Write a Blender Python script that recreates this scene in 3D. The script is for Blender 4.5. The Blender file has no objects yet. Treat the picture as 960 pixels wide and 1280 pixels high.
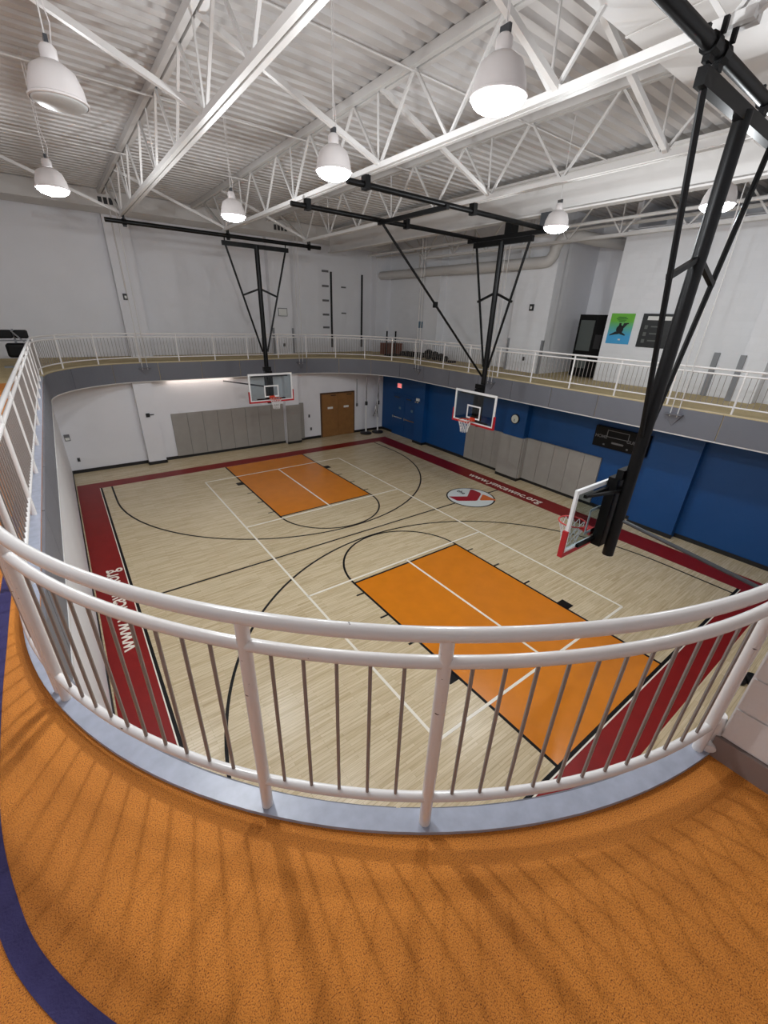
import bpy, math, random
from mathutils import Vector, Matrix
from mathutils.geometry import tessellate_polygon
random.seed(7)
PI = math.pi
scn = bpy.context.scene
col = scn.collection

# ------------------------------------------------------------------ camera, world, exposure
cam_d = bpy.data.cameras.new('camera')
cam = bpy.data.objects.new('camera', cam_d)
col.objects.link(cam)
cam.location = (-6.555, -9.642, 6.183)
cam.rotation_euler = (1.1271, -0.0332, -0.6348)
cam_d.sensor_fit = 'VERTICAL'
cam_d.sensor_height = 36.0
cam_d.lens = 515.3 / 1280 * 36.0
cam_d.clip_start = 0.05
scn.camera = cam
world = bpy.data.worlds.new('world')
scn.world = world
world.use_nodes = True
world.node_tree.nodes['Background'].inputs[0].default_value = (0.8, 0.85, 0.9, 1)
world.node_tree.nodes['Background'].inputs[1].default_value = 0.0
vs = scn.view_settings
vs.view_transform = 'Standard'
vs.look = 'None'
vs.gamma = 1.0
vs.use_curve_mapping = False
vs.exposure = 0.68
LENS_GLOW = 30.0
LAMP_WATTS = 105.0

# ------------------------------------------------------------------ materials
def lin(c):
    return tuple((v / 255 / 12.92 if v / 255 <= 0.04045 else ((v / 255 + 0.055) / 1.055) ** 2.4) for v in c) + (1,)

def mat(name, rgb, rough=0.5, metal=0.0, noise=0.0, nscale=6.0, bump=0.0, bscale=40.0, spec=0.5, rgb2=None, emit=0.0):
    m = bpy.data.materials.new(name)
    m.use_nodes = True
    nt = m.node_tree
    b = nt.nodes['Principled BSDF']
    c = lin(rgb)
    b.inputs['Base Color'].default_value = c
    b.inputs['Roughness'].default_value = rough
    b.inputs['Metallic'].default_value = metal
    b.inputs['Specular IOR Level'].default_value = spec
    if emit:
        b.inputs['Emission Color'].default_value = c
        b.inputs['Emission Strength'].default_value = emit
    if noise or bump:
        tc = nt.nodes.new('ShaderNodeTexCoord')
    if noise:
        n = nt.nodes.new('ShaderNodeTexNoise')
        n.inputs['Scale'].default_value = nscale
        n.inputs['Detail'].default_value = 5
        nt.links.new(tc.outputs['Object'], n.inputs['Vector'])
        r = nt.nodes.new('ShaderNodeValToRGB')
        r.color_ramp.elements[0].position = 0.3
        r.color_ramp.elements[1].position = 0.7
        c2 = lin(rgb2) if rgb2 else tuple(v * (1 - noise) for v in c[:3]) + (1,)
        r.color_ramp.elements[0].color = c2
        r.color_ramp.elements[1].color = c
        nt.links.new(n.outputs['Fac'], r.inputs[0])
        nt.links.new(r.outputs[0], b.inputs['Base Color'])
    if bump:
        n2 = nt.nodes.new('ShaderNodeTexNoise')
        n2.inputs['Scale'].default_value = bscale
        n2.inputs['Detail'].default_value = 3
        nt.links.new(tc.outputs['Object'], n2.inputs['Vector'])
        bp = nt.nodes.new('ShaderNodeBump')
        bp.inputs['Strength'].default_value = bump
        bp.inputs['Distance'].default_value = 0.01
        nt.links.new(n2.outputs['Fac'], bp.inputs['Height'])
        nt.links.new(bp.outputs[0], b.inputs['Normal'])
    return m

def wood_mat():
    m = mat('maple_boards', (214, 200, 172), rough=0.27, spec=0.42)
    nt = m.node_tree
    b = nt.nodes['Principled BSDF']
    tc = nt.nodes.new('ShaderNodeTexCoord')
    br = nt.nodes.new('ShaderNodeTexBrick')
    br.inputs['Color1'].default_value = lin((217, 200, 167))
    br.inputs['Color2'].default_value = lin((197, 177, 140))
    br.inputs['Mortar'].default_value = lin((176, 156, 120))
    br.inputs['Scale'].default_value = 1.0
    br.inputs['Mortar Size'].default_value = 0.0022
    br.inputs['Bias'].default_value = -0.25
    br.inputs['Brick Width'].default_value = 0.85
    br.inputs['Row Height'].default_value = 0.057
    br.offset = 0.37
    nt.links.new(tc.outputs['Object'], br.inputs['Vector'])
    mp = nt.nodes.new('ShaderNodeMapping')
    mp.inputs['Scale'].default_value = (1.6, 22, 1)
    n = nt.nodes.new('ShaderNodeTexNoise')
    n.inputs['Scale'].default_value = 1.0
    n.inputs['Detail'].default_value = 6
    nt.links.new(tc.outputs['Object'], mp.inputs[0])
    nt.links.new(mp.outputs[0], n.inputs['Vector'])
    r = nt.nodes.new('ShaderNodeValToRGB')
    r.color_ramp.elements[0].position = 0.28
    r.color_ramp.elements[0].color = (0.62, 0.56, 0.47, 1)
    r.color_ramp.elements[1].position = 0.55
    r.color_ramp.elements[1].color = (1, 1, 1, 1)
    nt.links.new(n.outputs['Fac'], r.inputs[0])
    mx = nt.nodes.new('ShaderNodeMix')
    mx.data_type = 'RGBA'
    mx.blend_type = 'MULTIPLY'
    mx.inputs[0].default_value = 0.55
    nt.links.new(br.outputs['Color'], mx.inputs[6])
    nt.links.new(r.outputs[0], mx.inputs[7])
    nt.links.new(mx.outputs[2], b.inputs['Base Color'])
    return m

def rubber_mat(name, base, dark, light):
    m = mat(name, base, rough=0.85)
    nt = m.node_tree
    b = nt.nodes['Principled BSDF']
    tc = nt.nodes.new('ShaderNodeTexCoord')
    n = nt.nodes.new('ShaderNodeTexNoise')
    n.inputs['Scale'].default_value = 230
    n.inputs['Detail'].default_value = 2
    nt.links.new(tc.outputs['Object'], n.inputs['Vector'])
    r = nt.nodes.new('ShaderNodeValToRGB')
    e = r.color_ramp.elements
    e[0].position = 0.33; e[0].color = lin(dark)
    e[1].position = 0.46; e[1].color = lin(base)
    x = e.new(0.72); x.color = lin(light)
    nt.links.new(n.outputs['Fac'], r.inputs[0])
    n2 = nt.nodes.new('ShaderNodeTexNoise')
    n2.inputs['Scale'].default_value = 1.3
    nt.links.new(tc.outputs['Object'], n2.inputs['Vector'])
    r2 = nt.nodes.new('ShaderNodeValToRGB')
    r2.color_ramp.elements[0].color = (0.82, 0.8, 0.78, 1)
    r2.color_ramp.elements[0].position = 0.35
    r2.color_ramp.elements[1].position = 0.65
    nt.links.new(n2.outputs['Fac'], r2.inputs[0])
    mx = nt.nodes.new('ShaderNodeMix')
    mx.data_type = 'RGBA'; mx.blend_type = 'MULTIPLY'
    mx.inputs[0].default_value = 1
    nt.links.new(r.outputs[0], mx.inputs[6]); nt.links.new(r2.outputs[0], mx.inputs[7])
    nt.links.new(mx.outputs[2], b.inputs['Base Color'])
    bp = nt.nodes.new('ShaderNodeBump')
    bp.inputs['Strength'].default_value = 0.5
    bp.inputs['Distance'].default_value = 0.004
    nt.links.new(n.outputs['Fac'], bp.inputs['Height'])
    nt.links.new(bp.outputs[0], b.inputs['Normal'])
    return m

def chipped_mat(name, rgb):
    m = mat(name, rgb, rough=0.2)
    nt = m.node_tree
    b = nt.nodes['Principled BSDF']
    tc = nt.nodes.new('ShaderNodeTexCoord')
    mp = nt.nodes.new('ShaderNodeMapping')
    mp.inputs['Scale'].default_value = (1, 1, 3)
    n = nt.nodes.new('ShaderNodeTexNoise')
    n.inputs['Scale'].default_value = 17
    n.inputs['Detail'].default_value = 4
    nt.links.new(tc.outputs['Object'], mp.inputs[0]); nt.links.new(mp.outputs[0], n.inputs['Vector'])
    r = nt.nodes.new('ShaderNodeValToRGB')
    e = r.color_ramp.elements
    e[0].position = 0.73; e[0].color = lin(rgb)
    e[1].position = 0.74; e[1].color = lin((70, 62, 62))
    nt.links.new(n.outputs['Fac'], r.inputs[0]); nt.links.new(r.outputs[0], b.inputs['Base Color'])
    return m

def block_wall_mat(name, rgb):
    m = mat(name, rgb, rough=0.55)
    nt = m.node_tree
    b = nt.nodes['Principled BSDF']
    tc = nt.nodes.new('ShaderNodeTexCoord')
    sx = nt.nodes.new('ShaderNodeSeparateXYZ'); nt.links.new(tc.outputs['Object'], sx.inputs[0])
    ad = nt.nodes.new('ShaderNodeMath'); nt.links.new(sx.outputs[0], ad.inputs[0]); nt.links.new(sx.outputs[1], ad.inputs[1])
    cb = nt.nodes.new('ShaderNodeCombineXYZ'); nt.links.new(ad.outputs[0], cb.inputs[0]); nt.links.new(sx.outputs[2], cb.inputs[1])
    br = nt.nodes.new('ShaderNodeTexBrick')
    br.inputs['Scale'].default_value = 1
    br.inputs['Brick Width'].default_value = 0.4
    br.inputs['Row Height'].default_value = 0.2
    br.inputs['Mortar Size'].default_value = 0.006
    c = lin(rgb)
    br.inputs['Color1'].default_value = c
    br.inputs['Color2'].default_value = tuple(v * 0.97 for v in c[:3]) + (1,)
    br.inputs['Mortar'].default_value = tuple(v * 0.97 for v in c[:3]) + (1,)
    nt.links.new(cb.outputs[0], br.inputs['Vector'])
    nt.links.new(br.outputs['Color'], b.inputs['Base Color'])
    bp = nt.nodes.new('ShaderNodeBump'); bp.invert = True
    bp.inputs['Strength'].default_value = 0.3; bp.inputs['Distance'].default_value = 0.004
    nt.links.new(br.outputs['Fac'], bp.inputs['Height']); nt.links.new(bp.outputs[0], b.inputs['Normal'])
    return m

def glass_mat(name, tint=(0.72, 0.78, 0.8), clear=0.93):
    m = bpy.data.materials.new(name)
    m.use_nodes = True
    nt = m.node_tree
    nt.nodes.clear()
    o = nt.nodes.new('ShaderNodeOutputMaterial')
    t = nt.nodes.new('ShaderNodeBsdfTransparent'); t.inputs[0].default_value = tint + (1,)
    g = nt.nodes.new('ShaderNodeBsdfGlossy'); g.inputs['Roughness'].default_value = 0.03
    mx = nt.nodes.new('ShaderNodeMixShader'); mx.inputs[0].default_value = 1 - clear
    nt.links.new(t.outputs[0], mx.inputs[1]); nt.links.new(g.outputs[0], mx.inputs[2])
    nt.links.new(mx.outputs[0], o.inputs[0])
    return m

def poster_mat(name, top, bottom, z0, z1):
    m = mat(name, top, rough=0.4)
    nt = m.node_tree
    b = nt.nodes['Principled BSDF']
    tc = nt.nodes.new('ShaderNodeTexCoord')
    sx = nt.nodes.new('ShaderNodeSeparateXYZ'); nt.links.new(tc.outputs['Object'], sx.inputs[0])
    mr = nt.nodes.new('ShaderNodeMapRange'); mr.inputs[1].default_value = z0; mr.inputs[2].default_value = z1
    nt.links.new(sx.outputs[2], mr.inputs[0])
    r = nt.nodes.new('ShaderNodeValToRGB')
    r.color_ramp.elements[0].color = lin(bottom); r.color_ramp.elements[0].position = 0.25
    r.color_ramp.elements[1].color = lin(top); r.color_ramp.elements[1].position = 0.75
    nt.links.new(mr.outputs[0], r.inputs[0]); nt.links.new(r.outputs[0], b.inputs['Base Color'])
    return m

M = {}
M['wood'] = wood_mat()
M['red_floor'] = mat('red_floor_paint', (134, 22, 20), 0.4, noise=0.12, nscale=3, spec=0.25)
M['orange_floor'] = mat('orange_floor_paint', (218, 128, 24), 0.26, noise=0.1, nscale=2.5)
M['black_line'] = mat('black_line', (14, 13, 14), 0.5, spec=0.2)
M['white_line'] = mat('white_line', (240, 234, 220), 0.35)
M['logo_white'] = mat('logo_white', (225, 232, 230), 0.3)
M['logo_red'] = mat('logo_red', (165, 26, 40), 0.3)
M['logo_orange'] = mat('logo_orange', (222, 110, 45), 0.3)
M['white_wall'] = block_wall_mat('painted_block_white', (240, 241, 244))
M['plaster'] = mat('white_plaster', (236, 236, 240), 0.6, noise=0.05, nscale=0.8)
M['blue_wall'] = mat('blue_wall_paint', (4, 72, 132), 0.5, noise=0.08, nscale=1)
M['black_base'] = mat('black_vinyl', (22, 21, 22), 0.5)
M['ceiling'] = mat('painted_deck', (204, 201, 199), 0.6, noise=0.08, nscale=1.5)
M['steel_white'] = mat('white_painted_steel', (208, 205, 202), 0.45, noise=0.05, nscale=2)
M['duct'] = mat('painted_duct', (208, 205, 202), 0.5, noise=0.04, nscale=1)
M['fascia'] = mat('fascia_grey', (108, 110, 118), 0.55, noise=0.07, nscale=1.2)
M['fascia_seam'] = mat('fascia_seam', (108, 110, 118), 0.7)
M['curb'] = mat('curb_steel', (168, 174, 190), 0.35, noise=0.2, nscale=14)
M['curb_tan'] = mat('curb_tan', (206, 190, 154), 0.6, noise=0.1, nscale=8)
M['rail'] = mat('rail_white', (228, 225, 223), 0.35)
M['rail_near'] = chipped_mat('rail_chipped', (228, 225, 223))
M['baluster'] = mat('baluster_metal', (140, 133, 129), 0.4)
M['track_orange'] = rubber_mat('track_rubber_orange', (210, 128, 42), (116, 60, 20), (226, 148, 60))
M['track_tan'] = rubber_mat('track_rubber_tan', (202, 182, 136), (144, 122, 84), (218, 200, 158))
M['blue_line'] = mat('track_blue_line', (44, 38, 92), 0.7, bump=0.3, bscale=120)
M['black_steel'] = mat('black_steel', (10, 10, 11), 0.42, noise=0.2, nscale=5, spec=0.22)
M['grey_steel'] = mat('dark_grey_steel', (58, 60, 64), 0.4)
M['chrome'] = mat('bright_metal', (190, 192, 195), 0.25, metal=1)
M['pad_red'] = mat('red_padding', (176, 24, 34), 0.5)
M['rim'] = mat('rim_orange', (206, 66, 36), 0.4)
M['rim_red'] = mat('rim_red', (196, 44, 44), 0.4)
M['net'] = mat('net_cord', (226, 226, 226), 0.8)
M['bb_white'] = mat('backboard_white', (232, 232, 232), 0.4)
M['glass'] = glass_mat('backboard_glass')
M['lamp_shade'] = mat('lamp_shade', (206, 200, 198), 0.4)
M['lens_off'] = mat('lamp_lens_unlit', (188, 190, 190), 0.3)
M['lens_on'] = mat('lamp_lens_lit', (248, 252, 255), 0.4, emit=LENS_GLOW)
M['tube_on'] = mat('tube_lit', (255, 240, 228), 0.4, emit=5.0)
M['pad_grey'] = mat('wall_pad_grey', (158, 154, 148), 0.5, noise=0.08, nscale=3)
M['door_wood'] = mat('door_wood', (150, 106, 60), 0.4, noise=0.18, nscale=4)
M['door_frame'] = mat('door_frame_brown', (84, 58, 38), 0.5)
M['door_blue'] = mat('door_blue', (6, 68, 126), 0.4)
M['sign_white'] = mat('sign_white', (232, 232, 228), 0.5)
M['exit_red'] = mat('exit_red', (250, 120, 120), 0.5, emit=0.8)
M['sign_blue'] = mat('sign_blue', (96, 128, 150), 0.5)
M['dark_plastic'] = mat('dark_plastic', (30, 30, 32), 0.5)
M['screen_dark'] = mat('panel_dark', (8, 8, 9), 0.5, spec=0.2)
M['clock_face'] = mat('clock_face', (222, 226, 214), 0.4)
M['brown_box'] = mat('brown_plywood', (122, 72, 58), 0.6, noise=0.15, nscale=5)
M['vinyl_black'] = mat('black_vinyl_pad', (9, 9, 10), 0.5, spec=0.25)
M['strip_black'] = mat('black_strip', (34, 34, 36), 0.6)
M['strip_grey'] = mat('label_grey', (108, 108, 110), 0.6)
M['guard'] = mat('corner_guard_grey', (140, 142, 146), 0.4)
M['block'] = mat('painted_block_near', (226, 223, 221), 0.5, bump=0.15, bscale=60)
M['mortar'] = mat('mortar_joint', (226, 223, 221), 0.7)
M['cove'] = mat('cove_base_taupe', (138, 122, 116), 0.6)
M['vent_shade'] = mat('vent_shade', (44, 44, 46), 0.6)
M['poster_green'] = poster_mat('poster_green_blue', (110, 190, 60), (70, 170, 225), 0.0, 1.0)
M['poster_black'] = mat('poster_black', (26, 28, 28), 0.4)
M['poster_dim'] = mat('poster_dim_print', (92, 96, 92), 0.5)
M['machine_panel'] = mat('machine_panel', (84, 90, 88), 0.3)

# ------------------------------------------------------------------ helpers
class MB:
    def __init__(s):
        s.v = []; s.f = []
    def box(s, x0, x1, y0, y1, z0, z1):
        i = len(s.v)
        s.v += [(x0, y0, z0), (x1, y0, z0), (x1, y1, z0), (x0, y1, z0), (x0, y0, z1), (x1, y0, z1), (x1, y1, z1), (x0, y1, z1)]
        s.f += [tuple(i + k for k in q) for q in ((0, 3, 2, 1), (4, 5, 6, 7), (0, 1, 5, 4), (1, 2, 6, 5), (2, 3, 7, 6), (3, 0, 4, 7))]
        return s
    def frame(s, a, b):
        d = (Vector(b) - Vector(a)).normalized()
        up = Vector((0, 0, 1)) if abs(d.z) < 0.95 else Vector((0, 1, 0))
        r = d.cross(up).normalized()
        return d, r, r.cross(d)
    def bar(s, a, b, w, h=None):
        h = h or w
        d, r, u = s.frame(a, b)
        i = len(s.v)
        for p in (Vector(a), Vector(b)):
            for sx, sy in ((-1, -1), (1, -1), (1, 1), (-1, 1)):
                s.v.append(tuple(p + r * sx * w / 2 + u * sy * h / 2))
        s.f += [tuple(i + k for k in q) for q in ((0, 1, 2, 3), (7, 6, 5, 4), (0, 4, 5, 1), (1, 5, 6, 2), (2, 6, 7, 3), (3, 7, 4, 0))]
        return s
    def tube(s, pts, r, n=8, caps=True, closed=False):
        pts = [Vector(p) for p in pts]
        i0 = len(s.v)
        m = len(pts)
        for k, p in enumerate(pts):
            if closed:
                t = pts[(k + 1) % m] - pts[k - 1]
            else:
                t = pts[min(k + 1, m - 1)] - pts[max(k - 1, 0)]
            t.normalize()
            up = Vector((0, 0, 1)) if abs(t.z) < 0.95 else Vector((0, 1, 0))
            a = t.cross(up).normalized(); b = a.cross(t)
            rr = r[k] if isinstance(r, (list, tuple)) else r
            for j in range(n):
                an = 2 * PI * j / n
                s.v.append(tuple(p + a * math.cos(an) * rr + b * math.sin(an) * rr))
        for k in range(m if closed else m - 1):
            k2 = (k + 1) % m
            for j in range(n):
                s.f.append((i0 + k * n + j, i0 + k * n + (j + 1) % n, i0 + k2 * n + (j + 1) % n, i0 + k2 * n + j))
        if caps and not closed:
            s.f.append(tuple(i0 + j for j in range(n))[::-1])
            s.f.append(tuple(i0 + (m - 1) * n + j for j in range(n)))
        return s
    def lathe(s, prof, n=20, c=(0, 0, 0)):
        i0 = len(s.v)
        for r, z in prof:
            for j in range(n):
                a = 2 * PI * j / n
                s.v.append((c[0] + r * math.cos(a), c[1] + r * math.sin(a), c[2] + z))
        for k in range(len(prof) - 1):
            for j in range(n):
                s.f.append((i0 + k * n + j, i0 + k * n + (j + 1) % n, i0 + (k + 1) * n + (j + 1) % n, i0 + (k + 1) * n + j))
        return s
    def poly(s, pts, z0, z1):
        """prism from a planar (x, y) outline"""
        i0 = len(s.v); n = len(pts)
        s.v += [(p[0], p[1], z0) for p in pts] + [(p[0], p[1], z1) for p in pts]
        tris = tessellate_polygon([[Vector((p[0], p[1], 0)) for p in pts]])
        for t in tris:
            a, b, c = [pts[k] for k in t]
            if (b[0] - a[0]) * (c[1] - a[1]) - (b[1] - a[1]) * (c[0] - a[0]) < 0:
                t = (t[0], t[2], t[1])
            s.f.append(tuple(i0 + n + k for k in t))
            s.f.append(tuple(i0 + k for k in (t[0], t[2], t[1])))
        area = sum(pts[k][0] * pts[(k + 1) % n][1] - pts[(k + 1) % n][0] * pts[k][1] for k in range(n))
        for k in range(n):
            q = (i0 + k, i0 + (k + 1) % n, i0 + n + (k + 1) % n, i0 + n + k)
            s.f.append(q if area > 0 else q[::-1])
        return s
    def strip(s, pts, w, z0, z1):
        """flat ribbon of width w along a 2D polyline"""
        L = []; R = []
        m = len(pts)
        for k, p in enumerate(pts):
            a = pts[max(k - 1, 0)]; b = pts[min(k + 1, m - 1)]
            t = Vector((b[0] - a[0], b[1] - a[1])).normalized()
            nx, ny = -t.y, t.x
            L.append((p[0] + nx * w / 2, p[1] + ny * w / 2)); R.append((p[0] - nx * w / 2, p[1] - ny * w / 2))
        i = len(s.v)
        for l, r in zip(L, R):
            s.v += [(l[0], l[1], z0), (r[0], r[1], z0), (r[0], r[1], z1), (l[0], l[1], z1)]
        for k in range(m - 1):
            a = i + k * 4; b = a + 4
            s.f += [(a + 3, a + 2, b + 2, b + 3), (a, b, b + 1, a + 1), (a + 1, b + 1, b + 2, a + 2), (a, a + 3, b + 3, b)]
        s.f += [(i, i + 1, i + 2, i + 3), tuple(i + (m - 1) * 4 + k for k in (3, 2, 1, 0))]
        return s
    def mesh(s, name, material, smooth=False, off=(0, 0, 0)):
        me = bpy.data.meshes.new(name)
        me.from_pydata([(v[0] - off[0], v[1] - off[1], v[2] - off[2]) for v in s.v], [], s.f)
        me.materials.append(M[material] if isinstance(material, str) else material)
        if smooth:
            me.polygons.foreach_set('use_smooth', [True] * len(me.polygons))
            try:
                me.set_sharp_from_angle(angle=math.radians(40))
            except Exception:
                pass
        me.update()
        return me
    def build(s, name, material, parent=None, smooth=False):
        off = tuple(parent['_o']) if parent is not None and '_o' in parent else (0, 0, 0)
        o = bpy.data.objects.new(name, s.mesh(name, material, smooth, off))
        col.objects.link(o)
        if parent is not None:
            o.parent = parent
            if '_o' in parent:
                o['_o'] = parent['_o']
        return o

def tag(o, label=None, cat=None, group=None, kind=None):
    if label: o['label'] = label
    if cat: o['category'] = cat
    if group: o['group'] = group
    if kind: o['kind'] = kind
    return o

def thing(name, label, cat, loc=(0, 0, 0), rotz=0, group=None, world_coords=True):
    """An Empty at the base of a thing; parts may be given in world coordinates."""
    o = bpy.data.objects.new(name, None)
    o.empty_display_size = 0.1
    col.objects.link(o)
    o.location = loc
    o.rotation_euler = (0, 0, rotz)
    if world_coords and rotz == 0:
        o['_o'] = tuple(loc)
    return tag(o, label, cat, group)

def inst(name, me, parent, loc=(0, 0, 0), rot=(0, 0, 0)):
    o = bpy.data.objects.new(name, me)
    col.objects.link(o)
    o.parent = parent
    off = parent['_o'] if '_o' in parent else (0, 0, 0)
    o.location = (loc[0] - off[0], loc[1] - off[1], loc[2] - off[2])
    o.rotation_euler = rot
    return o

def struct(name, mb, material, label, parent=None, cat='structure', smooth=False):
    o = mb.build(name, material, parent, smooth)
    if parent is None:
        tag(o, label, cat, kind='structure')
    return o

def text_mesh(name, txt, size, material, parent, mtx, depth=0.002, align='CENTER', xs=1.0):
    cu = bpy.data.curves.new(name, 'FONT')
    cu.body = txt
    cu.size = size
    cu.align_x = align
    cu.align_y = 'CENTER'
    cu.extrude = depth
    cu.resolution_u = 3
    cu.offset = 0.012 * size
    tmp = bpy.data.objects.new('tmp_text', cu)
    col.objects.link(tmp)
    dg = bpy.context.evaluated_depsgraph_get()
    me = bpy.data.meshes.new_from_object(tmp.evaluated_get(dg))
    bpy.data.objects.remove(tmp)
    bpy.data.curves.remove(cu)
    off = Vector(parent['_o']) if parent is not None and '_o' in parent else Vector((0, 0, 0))
    me.transform(Matrix.Translation(-off) @ mtx @ Matrix.Diagonal((xs, 1, 1, 1)))
    me.materials.clear()
    me.materials.append(M[material])
    me.name = name
    o = bpy.data.objects.new(name, me)
    col.objects.link(o)
    if parent is not None:
        o.parent = parent
    return o

def axes(origin, right, up):
    r = Vector(right).normalized(); u = Vector(up).normalized(); n = r.cross(u)
    return Matrix(((r.x, u.x, n.x, origin[0]), (r.y, u.y, n.y, origin[1]), (r.z, u.z, n.z, origin[2]), (0, 0, 0, 1)))

# ------------------------------------------------------------------ levels
ZD = 4.2          # track deck
ZF = 3.5          # underside of the track
ZR = 5.258         # top rail
ROOF = 9.9

# ------------------------------------------------------------------ court floor
floor = struct('floor', MB().box(-7.25, 8.3, -9.7, 10.4, -0.1, 0), 'wood', 'pale maple basketball court floor with painted lines', cat='floor')
H1, H2, H3, H4 = 0.002, 0.004, 0.006, 0.008
rb = MB()
for a in ((-7.15, 7.3, 8.1, 8.75), (-7.15, 7.3, -8.75, -8.14), (-7.15, -6.47, -8.14, 8.1), (6.44, 7.3, -8.14, 8.1)):
    rb.box(*a, 0, H1)
rb.build('red_border', 'red_floor', floor)
def fl(name, pts, w, material='black_line', h=H2):
    return MB().strip(pts, w, 0, h).build(name, material, floor)
for s in (1, -1):
    y0, y1 = sorted((s * 8.08, s * 2.29))
    MB().box(-1.83, 1.83, y0, y1, 0, H1).build('key_area', 'orange_floor', floor)
    for sx in (-1, 1):
        fl('lane_line', [(sx * 1.83, y0), (sx * 1.83, y1)], 0.055)
        for yy in (2.76, 3.75, 4.76):
            fl('lane_mark', [(sx * 1.85, s * yy), (sx * 2.06, s * yy)], 0.05)
        fl('lane_block', [(sx * 1.84, s * 5.86), (sx * 2.08, s * 5.86)], 0.3)
    fl('free_throw_line', [(-1.855, s * 2.29), (1.855, s * 2.29)], 0.055)
    fl('free_throw_arc', [(1.83 * math.cos(a), s * (2.29 - 1.83 * math.sin(a))) for a in [PI * k / 40 for k in range(41)]], 0.055)
    cy, r = 6.5, 6.08
    arc = [(r, s * 8.08)] + [(r * math.cos(a), s * (cy - r * math.sin(a))) for a in [PI * k / 72 for k in range(73)]] + [(-r, s * 8.08)]
    fl('three_point_line', arc, 0.055)
fl('half_court_line', [(-6.42, -0.08), (4.02, -0.08)], 0.055)
fl('half_court_line', [(5.84, -0.08), (6.44, -0.08)], 0.055)
fl('sideline', [(-6.42, -8.14), (-6.42, 8.1)], 0.06)
fl('edge_stripe', [(-6.46, -8.14), (-6.46, 8.1)], 0.022, 'white_line')
fl('baseline', [(-6.45, -8.1), (6.44, -8.1)], 0.06)
fl('edge_stripe', [(-6.47, -8.145), (6.44, -8.145)], 0.022, 'white_line')
ft = 0.3048
for a, b in (((-10, 22), (-10, -22)), ((10, 22), (10, -22)), ((-10, 22), (10, 22)), ((-10, -22), (10, -22)), ((-10, 7), (10, 7)), ((-10, -7), (10, -7)), ((0, 22), (0, 7)), ((0, -22), (0, -7))):
    o = fl('pickleball_line', [(a[0] * ft, a[1] * ft), (b[0] * ft, b[1] * ft)], 0.055, 'white_line', H3)
LC = (4.94, 0.0)
logo = MB().poly([(LC[0] + 0.93 * math.cos(2 * PI * k / 64), LC[1] + 0.93 * math.sin(2 * PI * k / 64)) for k in range(64)], 0, H2).build('logo_ring', 'black_line', floor)
MB().poly([(LC[0] + 0.875 * math.cos(2 * PI * k / 64), LC[1] + 0.875 * math.sin(2 * PI * k / 64)) for k in range(64)], 0, H3).build('logo_disc', 'logo_white', logo)
def lg(name, pts, material):
    MB().poly([(p[1], -p[0]) for p in pts], 0, H4).build(name, material, logo)
lg('logo_letter', [(-.49, 4.25), (-.1, 4.87), (-.53, 5.5), (-.47, 5.57), (-.1, 5.59), (.02, 5.52), (.36, 4.93), (.36, 4.83), (.02, 4.28), (-.05, 4.24)], 'logo_red')
lg('logo_triangle', [(.09, 5.52), (.16, 5.57), (.70, 5.57), (.74, 5.52), (.44, 5.04), (.38, 5.04)], 'logo_orange')
text_mesh('logo_word', 'the', 0.30, 'black_line', logo, axes((4.98, 0.53, H4), (0, -1, 0), (1, 0, 0)))
text_mesh('border_lettering', 'www.ymcawnc.org', 0.52, 'white_line', floor, axes((6.84, -0.03, H3), (0, -1, 0), (1, 0, 0)), xs=0.91)
text_mesh('border_lettering', 'www.ymcawnc.org', 0.52, 'white_line', floor, axes((-6.78, -0.03, H3), (0, 1, 0), (-1, 0, 0)), xs=0.86)

# ------------------------------------------------------------------ lower walls
wl = struct('wall_left', MB().box(-7.45, -7.2, -9.7, 10.35, 0, ZF), 'plaster', 'white lower wall beside the court under the track', cat='wall')
struct('wall_far', MB().box(-7.45, 8.6, 10.35, 10.6, 0, ZF), 'plaster', 'off-white lower end wall with brown doors', cat='wall')
struct('wall_right', MB().box(8.25, 8.5, -9.7, 10.35, 0, ZF), 'blue_wall', 'deep blue lower side wall under the track', cat='wall')
struct('wall_near', MB().box(-7.45, 10.25, -9.95, -9.7, 0, ZF), 'plaster', 'white lower end wall below the viewing corner', cat='wall')
struct('column_white', MB().box(-4.46, -3.78, 10.02, 10.37, 0, ZF), 'plaster', 'white square column against the lower end wall', cat='column')
struct('column_padded', MB().box(2.02, 2.72, 10.04, 10.37, 0, ZF), 'plaster', 'white column behind the grey wall pads', cat='column')
struct('column_blue', MB().box(7.95, 8.27, 6.35, 7.05, 0, ZF), 'blue_wall', 'blue column beside the blue double doors', cat='column')
struct('column_blue', MB().box(7.95, 8.27, 0.2, 1.22, 0, ZF), 'blue_wall', 'blue column under the round wall clock', cat='column')
struct('column_blue', MB().box(7.95, 8.27, -5.85, -4.5, 0, ZF), 'blue_wall', 'wide blue column beyond the scoreboard', cat='column')
def base(name, segs, label):
    mb = MB()
    for q in segs: mb.box(*q, 0, 0.13)
    struct(name, mb, 'black_base', label, cat='baseboard')
base('baseboard_left', [(-7.21, -7.18, -9.7, 10.35)], 'black vinyl baseboard along the left wall')
base('baseboard_far', [(-7.2, -4.46, 10.32, 10.36), (-4.49, -3.75, 9.99, 10.02), (-4.49, -4.46, 9.99, 10.36), (-3.78, -3.75, 9.99, 10.36), (-3.75, 2.0, 10.32, 10.36), (1.99, 2.75, 10.0, 10.04), (2.72, 2.75, 10.0, 10.36), (2.75, 4.08, 10.32, 10.36), (6.27, 8.25, 10.32, 10.36)], 'black vinyl baseboard along the end wall')
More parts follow.
